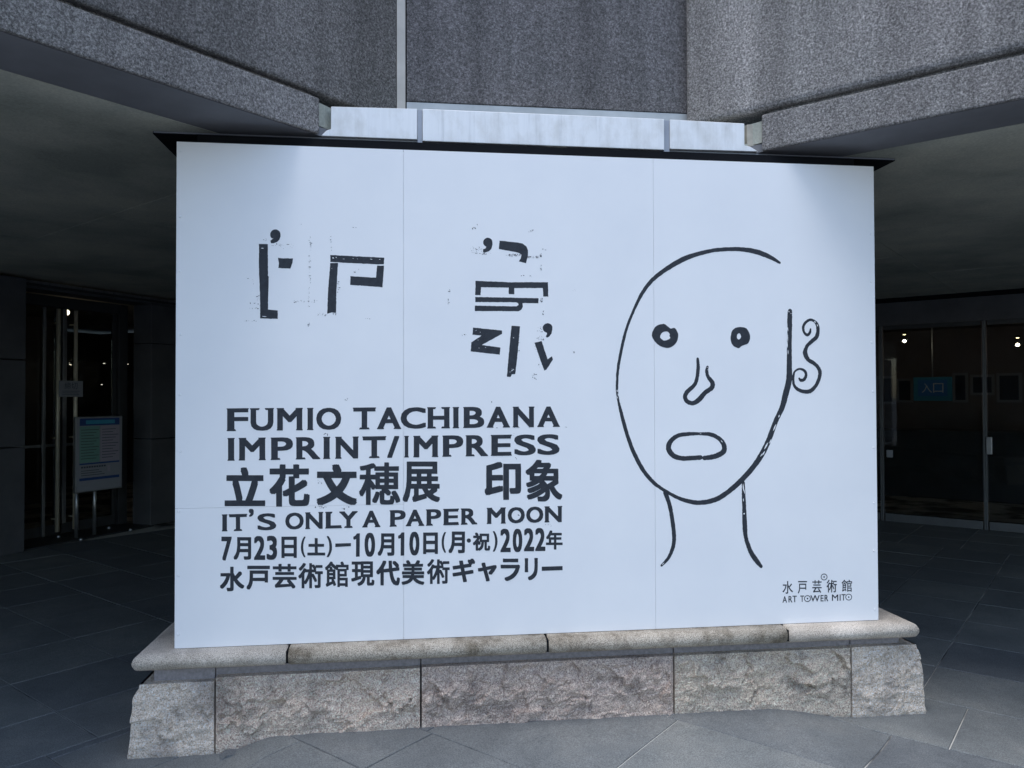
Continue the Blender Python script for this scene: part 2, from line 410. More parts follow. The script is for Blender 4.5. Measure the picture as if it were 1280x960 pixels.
# ================================================================== PLINTH
pl = thing('stone_plinth', 'granite plinth of rough split blocks under a rounded smooth coping, carrying the white sign', 'plinth', (0, 0, 0))
X0, X1, YD = -1.775, 1.825, 1.0
def fb(p, sc, oc=5): return noise.fractal(Vector(p)*sc, .9, 2.1, oc)
def undercut(x):
    # how far the foot of the course runs back, along x
    a = min(1, max(0, (x+1.42)/.28)); b = min(1, max(0, (1.42-x)/.36))
    a = a*a*(3-2*a); b = b*b*(3-2*b)
    return 0
def stone(x0, x1, y0, y1, z0, z1, faces, mat, seed, amp=.03):
    bm = bmesh.new(); cell = .0085
    def rng(a, b, c=cell): n = max(2, int(round((b-a)/c))); return [a+(b-a)*i/n for i in range(n+1)]
    def disp(x, y, z):
        d = Vector((0, 0, 0)); q = Vector((x+seed*3.1, y*1.0, z*1.25))
        nn = .62*fb(q, 4.5, 4) + .30*abs(fb(q+Vector((9, 2, 5)), 11, 4)) + .16*fb(q, 34, 3)
        v = noise.voronoi(q*9)[0]; chip = (v[1]-v[0])
        fac = 0
        for sc_, am_ in ((6.5, 1.0), (17, .42)):
            qq = (q + Vector((fb(q+Vector((4, 1, 9)), 8, 3), 0, fb(q+Vector((1, 8, 2)), 8, 3)))*.05)*sc_
            pt = noise.voronoi(qq)[1][0]; rv = noise.cell_vector(pt*7.3)-Vector((.5, .5, .5)); fac += am_*(qq-pt).dot(rv)
        lowr = max(0, min(1, (z1-z)/(z1-z0)-.45))*1.6 if 2 <= seed <= 4 else 0
        h = amp*(nn*.55 + fac*.85 - .55*lowr*(.6+.6*nn)) + .004
        ez = min(1, (z1-z)/.022)
        if 'F' in faces and y <= y0+1e-6:
            ex = min(1, (x-x0)/.016 if not ('L' in faces) else 1, (x1-x)/.016 if not ('R' in faces) else 1)
            m_ = max(0, min(ex, ez))
            prof = math.sin(min(1, (z1-z)/(z1-z0))*math.pi)*.5+.1
            low = max(0, min(1, 1.6*(1-(z-z0)/(.19 if 2 <= seed <= 4 else .08)))); d.y -= ((h*(1-.75*low) + .006*prof)*m_ + .003)
        if 'L' in faces and x <= x0+1e-6:
            d.x -= (h*.22 + .004)*max(0, ez)
        if 'R' in faces and x >= x1-1e-6:
            d.x += (h*.22 + .004)*max(0, ez)
        return d
    xs, ys, zs = rng(x0, x1), rng(y0, y1, .02), rng(z0, z1)
    def grid(f, A, B):
        V = [[bm.verts.new(f(a, b)) for b in B] for a in A]
        for i in range(len(A)-1):
            for j in range(len(B)-1):
                bm.faces.new((V[i][j], V[i+1][j], V[i+1][j+1], V[i][j+1]))
    def P_(x, y, z):
        p = Vector((x, y, z)); p += disp(x, y, z)
        k = max(0, (z1-z)/(z1-z0)); u = undercut(x)
        if y <= y0+1e-6:
            wob = fb((x*1.0, 2, z), 3.1, 3)
            p.y += u*(k**1.15) + (.02*wob*k if u > .05 else 0)*min(1, u/.1)
            kk = max(0, (k-.86)/.14)
            p.y += kk*kk*.010*(1+2*fb((x, 3, 0), 14, 2))
        elif y < y0+.3:
            u_ = u*(k**1.15) + (.02*fb((x*1.0, 2, z), 3.1, 3)*k*min(1, u/.1) if u > .05 else 0); p.y += u_*(1-(y-y0)/.3)
        # leaning ends
        if 'L' in faces and x <= x0+1e-6: p.x += -.035*k + .02*max(0, 1-k*7)
        if 'R' in faces and x >= x1-1e-6: p.x -= -.035*k + .02*max(0, 1-k*7)
        return p
    grid(lambda x, z: P_(x, y0, z), xs, zs)
    grid(lambda y, z: P_(x0, y, z), ys, zs); grid(lambda y, z: P_(x1, y, z), ys, zs)
    grid(lambda x, y: P_(x, y, z1), xs, ys)
    bmesh.ops.remove_doubles(bm, verts=bm.verts[:], dist=1e-5)
    bmesh.ops.recalc_face_normals(bm, faces=bm.faces)
    return link('base_stone', bm, mat, pl)
jo = [X0, -1.455, -.569, .601, 1.480, X1]; g2 = .004
mats = [M_rock, M_rock, M_rock_dark, M_rock_dark, M_rock]
mats = [M_rock, rock_mat('rock_granite_b', (.62, .48, .40)), rock_mat('rock_granite_c', (.54, .42, .36), .1), rock_mat('rock_granite_d', (.60, .48, .39), .1), rock_mat('rock_granite_e', (.74, .61, .48))]
for i in range(5):
    a, b = jo[i]+(g2 if i else 0), jo[i+1]-(g2 if i < 4 else 0)
    fc = 'F' + ('L' if i == 0 else '') + ('R' if i == 4 else '')
    ztop = [.318, .334, .338, .338, .340][i]
    stone(a, b, 0, .42 if i in (0, 4) else .35, -.02, ztop-.004, fc, mats[i], i+1, .062 if 0 < i < 4 else .036)
# side blocks, further back
for x0_, x1_, fc, sd_ in ((X0, X0+.3, 'L', 7), (X1-.3, X1, 'R', 8)):
    stone(x0_, x1_, .428, YD, -.02, .326, fc, M_rock, sd_)
# core so that no light passes between the stones
boxo('mortar_core', (X0+.06, X1-.06, .30, YD-.02, -.03, .32), M_mortar, pl)
# neck course
nj = [-1.722, -1.462, -.569, .612, 1.497, 1.755]
for a, b in zip(nj, nj[1:]):
    boxo('neck_stone', (a+.002, b-.002, .035, YD-.05, .300, .388), M_neck, pl, .003)
# coping
CT, CB = .4585, .385
def coping(xa, xb, ends, mat):
    bm = bmesh.new(); r = (CT-CB)/2; zc = (CT+CB)/2
    prof = [(-.035 - r*math.cos(t)*1.0, zc + r*math.sin(t)) for t in [(-.5+i/10)*math.pi for i in range(11)]]
    # profile swept along x, mitred round the ends
    path = []
    if 'L' in ends: path += [((xa, YD), (-1, 0)), ((xa, 0), (-1, -1))]
    else: path += [((xa, 0), (0, -1))]
    if 'R' in ends: path += [((xb, 0), (1, -1)), ((xb, YD), (1, 0))]
    else: path += [((xb, 0), (0, -1))]
    rows = []
    for (px, py), (dx, dy) in path:
        rows.append([bm.verts.new((px + dx*(-o), py + dy*(-o), z)) for o, z in prof])
    for A, B in zip(rows, rows[1:]):
        for i in range(len(prof)-1): bm.faces.new((A[i], B[i], B[i+1], A[i+1]))
    # top and bottom
    tp_, bt_ = [r_[-1] for r_ in rows], [r_[0] for r_ in rows]
    def cap(vs, z):
        e0 = bm.verts.new((vs[0].co.x if 'L' not in ends else vs[0].co.x, YD, z)) if 'L' not in ends else None
        e1 = bm.verts.new((vs[-1].co.x, YD, z)) if 'R' not in ends else None
        ring = ([e0] if e0 else []) + vs + ([e1] if e1 else []); bm.faces.new(ring); return ring
    rt, rb = cap(tp_, CT), cap(bt_, CB)
    for r_, key in ((rows[0], 'L'), (rows[-1], 'R')):
        if key not in ends:
            # end cut (a joint)
            yb = [v for v in rt if v not in tp_ and abs(v.co.x-r_[0].co.x) < 1e-4]; zb = [v for v in rb if v not in bt_ and abs(v.co.x-r_[0].co.x) < 1e-4]
            bm.faces.new(r_ + [yb[0], zb[0]])
    bmesh.ops.recalc_face_normals(bm, faces=bm.faces)
    bmesh.ops.bevel(bm, geom=[e_ for e_ in bm.edges if e_.calc_face_angle(0) > 1.2 and not (abs(e_.verts[0].co.y-YD) < 1e-4)], offset=.004, segments=2, affect='EDGES')
    o = link('coping_stone', bm, mat, pl)
    for p in o.data.polygons: p.use_smooth = True
    return o
gj = .0055
cj = [-1.705, -1.142, -.003, 1.135, 1.718]
coping(cj[0], cj[1]-gj, 'L', M_cope); coping(cj[1]+gj, cj[2]-gj, '', M_cope_d); coping(cj[2]+gj, cj[3]-gj, '', M_cope_d); coping(cj[3]+gj, cj[4], 'R', M_cope)
boxo('joint_mortar', (-1.6, 1.6, -.056, YD-.1, CB+.01, CT-.012), M_black, pl)
bm = bmesh.new(); prism(bm, [(-.06, 0), (.05, 0), (.06, .012), (-.03, .02)], -.03, .03)
br = link('stone_chip', bm, M_tile); br.location = (-1.37, -.03, .0); br.rotation_euler = (0, 0, .3)
tag(br, 'small broken stone chip at the foot of the plinth by its left block joint', 'stone')
# pier behind the sign
boxo('pier', (-1.55, 1.55, .045, .78, CT+.001, ZC-.03), M_black, pl)

# ================================================================== SIGNBOARD
W2 = 1.6244; ZB, ZT = .4605, 2.66
sb = thing('sign_board', 'large white exhibition sign with black lettering and a line-drawn face, standing on the plinth', 'sign', (0, 0, ZB))
def sx(px, py): p = hit(px, py, (0, 1, 0), 0); return p.x, p.z
v1, v2 = sx(505, 480)[0]-.002, sx(818, 480)[0]; hz = sx(360, 633)[1]
G = .0005
def panel(xa, xb, za, zb_): return boxo('sign_panel', (xa, xb, 0, .003, za-ZB, zb_-ZB), M_white, sb, .0003, seg=1)
panel(-W2, v1-G, ZB, hz-G); panel(-W2, v1-G, hz+G, ZT); panel(v1+G, v2-G, ZB, ZT); panel(v2+G, W2, ZB, ZT)
boxo('backing_frame', (-W2+.01, W2-.01, .0035, .042, .01, ZT-ZB-.01), M_gapw, sb)
bm = bmesh.new(); bmesh.ops.create_cone(bm, cap_ends=True, segments=10, radius1=.006, radius2=.004, depth=.002, matrix=Matrix.Rotation(math.pi/2, 4, 'X'))
scr = bpy.data.meshes.new('screw'); bm.to_mesh(scr); bm.free(); scr.materials.append(M_white)
for k in range(9):
    z = .06 + k*(ZT-ZB-.12)/8
    for x in (-W2+.018, W2-.018): share('screw', scr, sb, (x+random.uniform(-.003, .003), -.001, z+random.uniform(-.02, .02)))

INK = -.0004
class Ink:
    """flat print collected into one mesh per line; each face a little proud of the last one"""
    def __init__(s): s.bm = bmesh.new(); s.k = 0
    def lay(s): s.k += 1; return INK - .000015*(s.k % 50)
    def poly(s, pts, y=None):
        y = s.lay() if y is None else y
        try: f = s.bm.faces.new([s.bm.verts.new((x, y, z-ZB)) for x, z in pts])
        except ValueError: return
        f.normal_update(); bmesh.ops.triangulate(s.bm, faces=[f], ngon_method='EAR_CLIP')
    def done(s, name='lettering', mat=None):
        for f in s.bm.faces:
            f.normal_update()
            if f.normal.y > 0: f.normal_flip()
        return link(name, s.bm, mat or M_ink, sb)
    def mesh(s, tris, y):
        vs = [s.bm.verts.new((x, y, z-ZB)) for x, z in tris[0]]
        for f in tris[1]:
            try: s.bm.faces.new([vs[i] for i in f])
            except ValueError: pass
def zpt(pts, ox, oy, sc): return [sx(ox+x/sc, oy+y/sc) for x, y in pts]
def rough(pts, step=.006, amp=.0009, closed=True):
    out = []; n = len(pts)
    for i in range(n if closed else n-1):
        a, b = Vector(pts[i]), Vector(pts[(i+1) % n]); L_ = (b-a).length; k = max(1, int(L_/step))
        for j in range(k):
            p = a.lerp(b, j/k)
            nn = noise.noise(Vector((p.x*140, p.y*140, 1.3))); mm = noise.noise(Vector((p.x*140, p.y*140, 7.7)))
            out.append((p.x+amp*nn, p.y+amp*mm))
    return out
# ---- font glyphs (built-in font, with its CJK fallback)
_gc = {}
def glyph(ch, off):
    key = (ch, off)
    if key in _gc: return _gc[key]
    cu = bpy.data.curves.new('g', 'FONT'); cu.body = ch; cu.size = 1; cu.offset = off; cu.resolution_u = 4; cu.fill_mode = 'FRONT'
    ob = bpy.data.objects.new('g', cu); C.objects.link(ob)
    dg = bpy.context.evaluated_depsgraph_get(); me = bpy.data.meshes.new_from_object(ob.evaluated_get(dg))
    vs = [(v.co.x, v.co.y) for v in me.vertices]; fs = [tuple(p.vertices) for p in me.polygons]
    bpy.data.objects.remove(ob); bpy.data.curves.remove(cu); bpy.data.meshes.remove(me)
    xs = [v[0] for v in vs]; ys = [v[1] for v in vs]; x0, x1, y0, y1 = min(xs), max(xs), min(ys), max(ys)
    r = ([((x-x0)/(x1-x0+1e-9), (y-y0)/(y1-y0+1e-9)) for x, y in vs], fs); _gc[key] = r
    return r
OFF8 = [(0, 0), (1, 0), (-1, 0), (0, 1), (0, -1), (1, 1), (1, -1), (-1, 1), (-1, -1)] + [(.5, 0), (-.5, 0), (0, .5), (0, -.5)]
def put(ink, ch, x0, y0, x1, y1, off=.0, skew=0, wob=.0007, oy=None):
    """glyph fitted to the rectangle that these picture points span on the sign; off (and oy) = how much its strokes are thickened"""
    oy = off if oy is None else oy
    if off:
        for dx, dy in OFF8:
            put(ink, ch, x0+off+dx*off, y0+oy+dy*oy, x1-off+dx*off, y1-oy+dy*oy, 0, skew, wob)
        return
    a = sx(x0, y1); b = sx(x1, y1+skew*(x1-x0)); c = sx(x1, y0+skew*(x1-x0)); d = sx(x0, y0)
    vs, fs = glyph(ch, 0); out = []
    for u, v in vs:
        x = (a[0]*(1-u)+b[0]*u)*(1-v) + (d[0]*(1-u)+c[0]*u)*v
        z = (a[1]*(1-u)+b[1]*u)*(1-v) + (d[1]*(1-u)+c[1]*u)*v
        if wob:
            x += wob*noise.noise(Vector((x*160, z*160, 2))); z += wob*noise.noise(Vector((x*160, z*160, 9)))
        out.append((x, z))
    ink.mesh((out, fs), ink.lay())
SERIF = {'F': ([(0, 1)], [(0, .40)]), 'U': ([(0, .38), (.64, 1)], []), 'M': ([(0, .26), (.74, 1)], [(0, .22), (.76, 1)]), 'I': ([(0, 1)], [(0, 1)]),
 'T': ([(0, 1)], [(.30, .70)]), 'A': ([], [(0, .27), (.71, 1)]), 'H': ([(0, .36), (.64, 1)], [(0, .36), (.64, 1)]), 'B': ([(0, .3)], [(0, .3)]),
 'N': ([(0, .26), (.76, 1)], [(0, .25)]), 'P': ([(0, .3)], [(0, .40)]), 'R': ([(0, .3)], [(0, .38), (.72, 1)]), 'E': ([(0, 1)], [(0, 1)]),
 'L': ([(0, .40)], [(0, 1)]), 'Y': ([(0, .28), (.72, 1)], [(.30, .70)])}
def latin(ink, row, top, bot, xa, xb, off=.03, ser=True):
    """row: (char, x0, x1[, y0, y1]); top and bot give the line's two ends"""
    for it in row:
        ch, x0, x1 = it[:3]; m_ = (x0+x1)/2; k = (m_-xa)/(xb-xa)
        y0 = top[0]+(top[1]-top[0])*k; y1 = bot[0]+(bot[1]-bot[0])*k
        sk = ((bot[1]-bot[0])+(top[1]-top[0]))/2/(xb-xa)
        y0 -= sk*(x1-x0)/2; y1 -= sk*(x1-x0)/2
        if len(it) > 3: y0, y1 = it[3:5]
        h = y1-y0; in_ = .7 if ser and ch in SERIF else 0
        put(ink, ch, x0+in_, y0, x1-in_, y1, off if x1-x0 > 10 else .1, sk, .0007, off*.62)
        if ser and ch in SERIF:
            for lst, yy, s_ in ((SERIF[ch][0], y0, 1), (SERIF[ch][1], y1, -1)):
                for a, b in lst:
                    xa_, xb_ = x0+a*(x1-x0)-(.0 if a == 0 else .6), x0+b*(x1-x0)+(.0 if b == 1 else .6)
                    ya, yb = yy+sk*(xa_-x0), yy+sk*(xb_-x0)
                    pts = [(xa_, ya), (xb_, yb), (xb_, yb+s_*.9), (xb_-1.1, yb+s_*2.4), (xa_+1.1, ya+s_*2.4), (xa_, ya+s_*.9)]
                    ink.poly([sx(*p) for p in pts])
k = Ink()
latin(k, [('F', 283.3, 311), ('U', 312.5, 342.5), ('M', 345.9, 378.5), ('I', 383.8, 391.8), ('O', 395.4, 426.5), ('T', 441, 470), ('A', 471.2, 501.5), ('C', 500.8, 532.3), ('H', 534, 562.5), ('I', 565.9, 573.8), ('B', 579, 606), ('A', 608.4, 637.5), ('N', 640.9, 668), ('A', 671.6, 699.8)], (510.4, 508), (539, 533.5), 283, 700, 1.3)
k.done()
k = Ink()
latin(k, [('I', 284.4, 293.4), ('M', 298.4, 332.2), ('P', 338.4, 366.9), ('R', 369.7, 400.3), ('I', 404, 412.8), ('N', 419, 448.4), ('T', 452.8, 482.8), ('/', 484, 499), ('I', 505.3, 511), ('M', 516.6, 547.9), ('P', 553, 579.8), ('R', 582, 610), ('E', 613.5, 639.8), ('S', 642.8, 669.8), ('S', 671.6, 699.4)], (547.5, 542.6), (576, 568.3), 284, 700, 1.3)
k.done()
k = Ink()
for ch, x0, x1, y0, y1, o in (('立', 280.8, 331.5, 584, 632.7, 1.7), ('花', 336.6, 387.2, 580.5, 633.3, 1.7), ('文', 395.6, 446.4, 580.2, 631.5, 2.1), ('穂', 449, 500.3, 578, 631, 1.05), ('展', 503.2, 550, 577, 627.6, 1.25), ('印', 605.7, 651.2, 577.3, 624.8, 1.7), ('象', 656.8, 703, 574.6, 626.9, 1.25)):
    if ch == '印': k.done(); k = Ink()
    put(k, ch, x0, y0, x1, y1, o, 0, .0012)
k.done()
k = Ink()
for wd in ([('I', 277.3, 284.4), ('T', 285.9, 309.1), ('S', 321.9, 345.3)], [('O', 356.6, 379.6), ('N', 381.5, 404), ('L', 406.6, 427.4), ('Y', 424, 447.1)], [('A', 452.8, 475.6)],
           [('P', 487, 507.8), ('A', 507.2, 530.3), ('P', 532.5, 552.2), ('E', 554, 573.8), ('R', 576, 596.6)], [('M', 608.4, 632.3), ('O', 634.7, 655.9), ('O', 657.8, 679), ('N', 680.6, 702.8)]):
    latin(k, wd, (643, 632.4), (664.3, 652.4), 277, 703, .95)
    if len(wd) == 3: put(k, '’', 311, 636, 317.2, 646, .6)
    k.done(); k = Ink()
k.bm.free()
def Q(ox, oy, sc, row): return [(c, ox+a/sc, ox+b/sc, oy+y0/sc, oy+y1/sc) for c, a, b, y0, y1 in row]
s8 = 8.5333
l5 = Q(270, 655, s8, [('7', 58, 168, 135, 392), ('月', 188, 375, 140, 382), ('2', 405, 525, 128, 382), ('3', 540, 652, 125, 382), ('日', 698, 862, 135, 362), ('(', 905, 955, 135, 355), ('土', 975, 1165, 150, 335), (')', 1182, 1238, 128, 352)]) \
   + Q(410, 655, s8, [('1', 270, 340, 100, 350), ('0', 390, 502, 92, 350), ('月', 530, 708, 100, 340), ('1', 748, 815, 90, 338), ('0', 868, 975, 82, 335), ('日', 1015, 1172, 90, 320), ('(', 1212, 1258, 85, 305)]) \
   + Q(560, 655, s8, [('月', 5, 180, 80, 312), ('祝', 265, 450, 90, 285), (')', 478, 528, 75, 295), ('2', 558, 668, 50, 300), ('0', 690, 792, 50, 300), ('2', 810, 918, 45, 290), ('2', 930, 1038, 42, 288), ('年', 1045, 1222, 68, 272)])
k = Ink()
for c, a, b, y0, y1 in l5:
    if c == '1':
        w_, h_ = b-a, y1-y0
        k.poly([sx(a+w_*p, y0+h_*q) for p, q in ((.56, .0), (1, -.005), (.97, .99), (.40, 1), (.42, .24), (.18, .27), (0, .25), (.0, .14), (.30, .10))]); continue
    o = .95 if c in '0123456789' else (.45 if c in '()' else (.7 if c in '祝年' else .95))
    put(k, c, a, y0, b, y1, o)
k.poly(zpt([(78, 208), (245, 203), (245, 236), (78, 246)], 410, 655, s8))
k.poly(zpt([(222+23*math.cos(t*.5236), 176+23*math.sin(t*.5236)) for t in range(12)], 560, 655, s8))
k.done()
l6 = Q(270, 655, s8, [('水', 40, 302, 455, 718), ('戸', 325, 575, 445, 700), ('芸', 605, 860, 425, 688), ('術', 878, 1140, 415, 685), ('館', 1162, 1415, 400, 672)]) \
   + Q(410, 655, s8, [('現', 248, 495, 398, 660), ('代', 515, 768, 390, 655), ('美', 785, 1028, 385, 648), ('術', 1055, 1298, 375, 640)]) \
   + Q(560, 655, s8, [('ギ', 48, 290, 368, 620), ('ャ', 318, 520, 410, 612), ('ラ', 562, 768, 368, 608), ('リ', 818, 958, 362, 600)])
k = Ink()
for c, a, b, y0, y1 in l6: put(k, c, a, y0, b, y1, .62 if c in '術館' else .75 if c in '現美芸' else .95)
k.poly(zpt([(1000, 455), (1222, 448), (1222, 492), (1000, 500)], 560, 655, s8))
k.done()
# gallery name, bottom right
k = Ink(); s9 = 9.143
for c, a, b, y0, y1 in Q(960, 700, s9, [('水', 165, 285, 240, 385), ('戸', 340, 445, 240, 382), ('芸', 505, 612, 230, 375), ('術', 668, 785, 225, 370), ('館', 842, 960, 225, 362),
    ('A', 165, 217, 413, 487), ('R', 234, 278, 411, 484), ('T', 280, 328, 408, 480), ('T', 368, 412, 406, 478), ('W', 484, 590, 402, 474), ('E', 600, 634, 400, 472), ('R', 646, 688, 398, 470), ('M', 730, 802, 394, 466), ('I', 818, 829, 392, 464), ('T', 838, 886, 390, 462)]):
    put(k, c, a, y0, b, y1, .12 if ord(c) > 200 else .1, 0, 0)
def ring(ink, cx, cy, r, th, ox, oy, sc, n=28):
    y = ink.lay(); o = [ink.bm.verts.new((p[0], y, p[1]-ZB)) for p in [sx(ox+(cx+r*math.cos(t))/sc, oy+(cy+r*math.sin(t))/sc) for t in [i/n*2*math.pi for i in range(n)]]]
    q = [ink.bm.verts.new((p[0], y, p[1]-ZB)) for p in [sx(ox+(cx+(r-th)*math.cos(t))/sc, oy+(cy+(r-th)*math.sin(t))/sc) for t in [i/n*2*math.pi for i in range(n)]]]
    for i in range(n): ink.bm.faces.new((o[i], o[(i+1) % n], q[(i+1) % n], q[i]))
for cx, cy in ((640, 193), (450, 440), (922, 424)):
    ring(k, cx, cy, 38, 8, 960, 700, s9)
    k.poly(zpt([(cx+9*math.cos(i/10*6.283), cy+9*math.sin(i/10*6.283)) for i in range(10)], 960, 700, s9))
k.done('gallery_name')

# ---- big cut-paper characters
def comma(cx, cy, r, tail):  # round head with a curled tail, in zoom pixels
    pts = [(cx+r*math.cos(a), cy+r*math.sin(a)) for a in [math.radians(d) for d in range(130, 361, 12)]]
    return pts + tail
def smooth_rough(k, pts, ox, oy, sc, amp=.0012):
    k = Ink(); k.poly(rough(zpt(pts, ox, oy, sc), .007, amp)); k.done('printed_stroke')
k = Ink(); a = (300, 260, 6.4)
smooth_rough(k, [(152, 287), (223, 289), (224, 540), (230, 548), (226, 700), (224, 812), (303, 820), (301, 887), (162, 884), (160, 700), (152, 500)], *a)
smooth_rough(k, comma(283, 213, 42, [(325, 228), (316, 252), (298, 272), (270, 282), (248, 282), (244, 262), (256, 252), (270, 240)]), *a)
smooth_rough(k, [(303, 398), (345, 402), (424, 404), (420, 440), (403, 486), (308, 480), (312, 440)], *a)
k = Ink()
smooth_rough(k, [(722, 376), (1154, 397), (1150, 452), (1088, 450), (785, 436), (722, 432)], *a)
smooth_rough(k, [(722, 440), (784, 440), (776, 580), (770, 700), (770, 765), (768, 838), (735, 836), (697, 846), (706, 640)], *a)
smooth_rough(k, [(1096, 460), (1152, 462), (1140, 634), (880, 615), (884, 545), (1088, 558)], *a)
k = Ink(); b_ = (560, 280, 8.0)
smooth_rough(k, comma(398, 183, 46, [(444, 205), (436, 245), (410, 272), (368, 288), (350, 284), (350, 254), (372, 246), (384, 230)]), *b_)
smooth_rough(k, [(515, 166), (700, 186), (745, 196), (782, 222), (800, 262), (798, 320), (780, 392), (708, 374), (728, 345), (735, 308), (712, 290), (640, 274), (508, 250)], *b_)
smooth_rough(k, [(275, 568), (600, 582), (1000, 582), (1002, 726), (952, 724), (948, 640), (664, 640), (662, 702), (608, 700), (607, 636), (330, 632), (326, 712), (272, 712)], *b_)
smooth_rough(k, [(272, 730), (905, 742), (904, 792), (745, 790), (748, 825), (735, 856), (705, 872), (268, 870), (268, 816), (685, 824), (704, 808), (700, 792), (680, 782), (272, 780)], *b_)
c_ = (560, 370, 8.0)
smooth_rough(k, [(250, 316), (540, 345), (541, 378), (338, 490), (524, 514), (518, 586), (226, 554), (234, 464), (334, 396), (244, 386)], *c_)
smooth_rough(k, [(636, 297), (720, 304), (705, 480), (692, 620), (672, 782), (640, 784), (624, 810), (588, 808), (606, 600), (622, 420)], *c_)
smooth_rough(k, [(864, 468), (936, 450), (996, 632), (1040, 602), (1050, 635), (985, 735), (962, 745), (945, 700)], *c_)
smooth_rough(k, comma(996, 320, 48, [(1044, 340), (1034, 375), (1005, 412), (990, 416), (976, 404), (990, 380), (988, 368)]), *c_)

# ---- brush drawing of the face
def brush(k, pts, ox=0, oy=0, sc=1, seed=0, amp=.0013, n=10):
    """pts (x, y, full width) in picture units; Catmull-Rom through them"""
    P_ = []
    for x, y, wd in pts:
        p = sx(ox+x/sc, oy+y/sc); q = sx(ox+x/sc+1, oy+y/sc); P_.append(Vector((p[0], p[1], wd/sc*abs(q[0]-p[0]))))
    out = []
    for i in range(len(P_)-1):
        p0, p1, p2, p3 = P_[max(0, i-1)], P_[i], P_[i+1], P_[min(len(P_)-1, i+2)]
        for j in range(n):
            t = j/n; out.append(.5*((2*p1)+(p2-p0)*t+(2*p0-5*p1+4*p2-p3)*t*t+(3*p1-p0-3*p2+p3)*t**3))
    out.append(P_[-1])
    # resample evenly
    fine = [out[0]]
    for p in out[1:]:
        d = (Vector(p[:2])-Vector(fine[-1][:2])).length; m_ = max(1, int(d/.006))
        s0 = fine[-1].copy()
        for j in range(1, m_+1): fine.append(s0.lerp(p, j/m_))
    L_, R_ = [], []
    for i, p in enumerate(fine):
        a, b = fine[max(0, i-1)], fine[min(len(fine)-1, i+1)]; t = Vector((b.x-a.x, b.y-a.y))
        if t.length < 1e-7: continue
        t.normalize(); nx, nz = -t.y, t.x; w_ = p.z/2
        n1 = amp*noise.noise(Vector((p.x*170, p.y*170, seed+1))) + .6*amp*noise.noise(Vector((p.x*40, p.y*40, seed+3))); n2 = amp*noise.noise(Vector((p.x*170, p.y*170, seed+5))) + .6*amp*noise.noise(Vector((p.x*40, p.y*40, seed+8)))
        L_.append((p.x+nx*(w_+n1), p.y+nz*(w_+n1))); R_.append((p.x-nx*(w_+n2), p.y-nz*(w_+n2)))
    y = k.lay(); A = [k.bm.verts.new((x, y, z-ZB)) for x, z in L_]; B = [k.bm.verts.new((x, y, z-ZB)) for x, z in R_]
    for i in range(len(A)-1): k.bm.faces.new((A[i], A[i+1], B[i+1], B[i]))
    for q in (0, -1):   # blunt rounded ends
        p = fine[q]; w_ = p.z/2; k.poly([(p.x+w_*.96*math.cos(i*.5236), p.y+w_*.96*math.sin(i*.5236)) for i in range(12)])
    return fine
z1 = (760, 300, 4.5714); z2 = (760, 500, 4.3643)
def J(lst, z): return [(z[0]+x/z[2], z[1]+y/z[2], w_/z[2]) for x, y, w_ in lst]
k = Ink()
outl = J([(981, 130, 13), (920, 95, 24), (850, 68, 28), (780, 55, 24), (700, 52, 22), (600, 60, 21), (500, 84, 24), (420, 115, 28), (330, 168, 25), (250, 232, 22), (195, 305, 20), (150, 395, 16), (108, 500, 16), (80, 610, 17), (58, 730, 16), (51, 840, 14), (56, 900, 12), (66, 950, 16)], z1) \
    + J([(82, 110, 20), (105, 190, 20), (140, 285, 22), (190, 380, 22), (245, 447, 20), (300, 488, 18), (370, 528, 18), (430, 550, 22), (500, 560, 24), (580, 545, 26), (650, 505, 26), (730, 435, 28), (800, 355, 28), (845, 285, 30), (880, 210, 28), (915, 115, 26), (950, 40, 28)], z2) \
    + J([(1015, 880, 34), (1034, 800, 34), (1036, 720, 30), (1036, 620, 28), (1038, 520, 26), (1038, 440, 28), (1040, 405, 24)], z1)
brush(k, outl, seed=1)
brush(k, J([(512, 678, 14), (515, 730, 20), (508, 790, 20), (492, 830, 22), (452, 868, 24), (440, 895, 24), (452, 922, 24), (485, 932, 24), (520, 912, 28), (555, 872, 26), (592, 845, 26), (596, 815, 26), (572, 782, 20), (564, 750, 18), (568, 725, 14)], z1), seed=4)
brush(k, J([(505, 313, 24), (450, 317, 24), (400, 318, 25), (355, 302, 27), (330, 265, 28), (342, 225, 26), (380, 195, 22), (440, 185, 20), (500, 184, 16), (560, 188, 22), (605, 210, 22), (632, 245, 26), (630, 280, 28), (595, 303, 27), (560, 312, 25), (525, 316, 24)], z2), seed=7)
brush(k, J([(312, 505, 24), (335, 570, 22), (350, 650, 22), (360, 740, 22), (355, 800, 20), (330, 860, 18), (292, 903, 12)], z2), seed=9)
brush(k, J([(738, 450, 16), (740, 520, 20), (743, 600, 22), (746, 680, 26), (752, 750, 22), (775, 820, 24), (805, 870, 26), (835, 908, 18)], z2), seed=11)
z3 = (970, 380, 8.0)
brush(k, J([(345, 250, 16), (338, 285, 24), (312, 310, 26), (282, 285, 24), (272, 235, 24), (295, 185, 26), (345, 158, 24), (390, 178, 26), (415, 220, 34), (418, 280, 36), (400, 335, 38), (340, 388, 36), (305, 430, 34), (292, 490, 46), (320, 555, 40), (375, 590, 36), (420, 635, 34), (440, 690, 36), (425, 760, 34), (395, 820, 34), (345, 868, 38), (285, 876, 36), (220, 855, 32), (180, 810, 26), (172, 745, 24), (180, 690, 20), (205, 660, 18), (245, 650, 20), (285, 670, 26), (300, 710, 28), (282, 752, 30), (250, 762, 30), (232, 745, 20)], z3), seed=13)
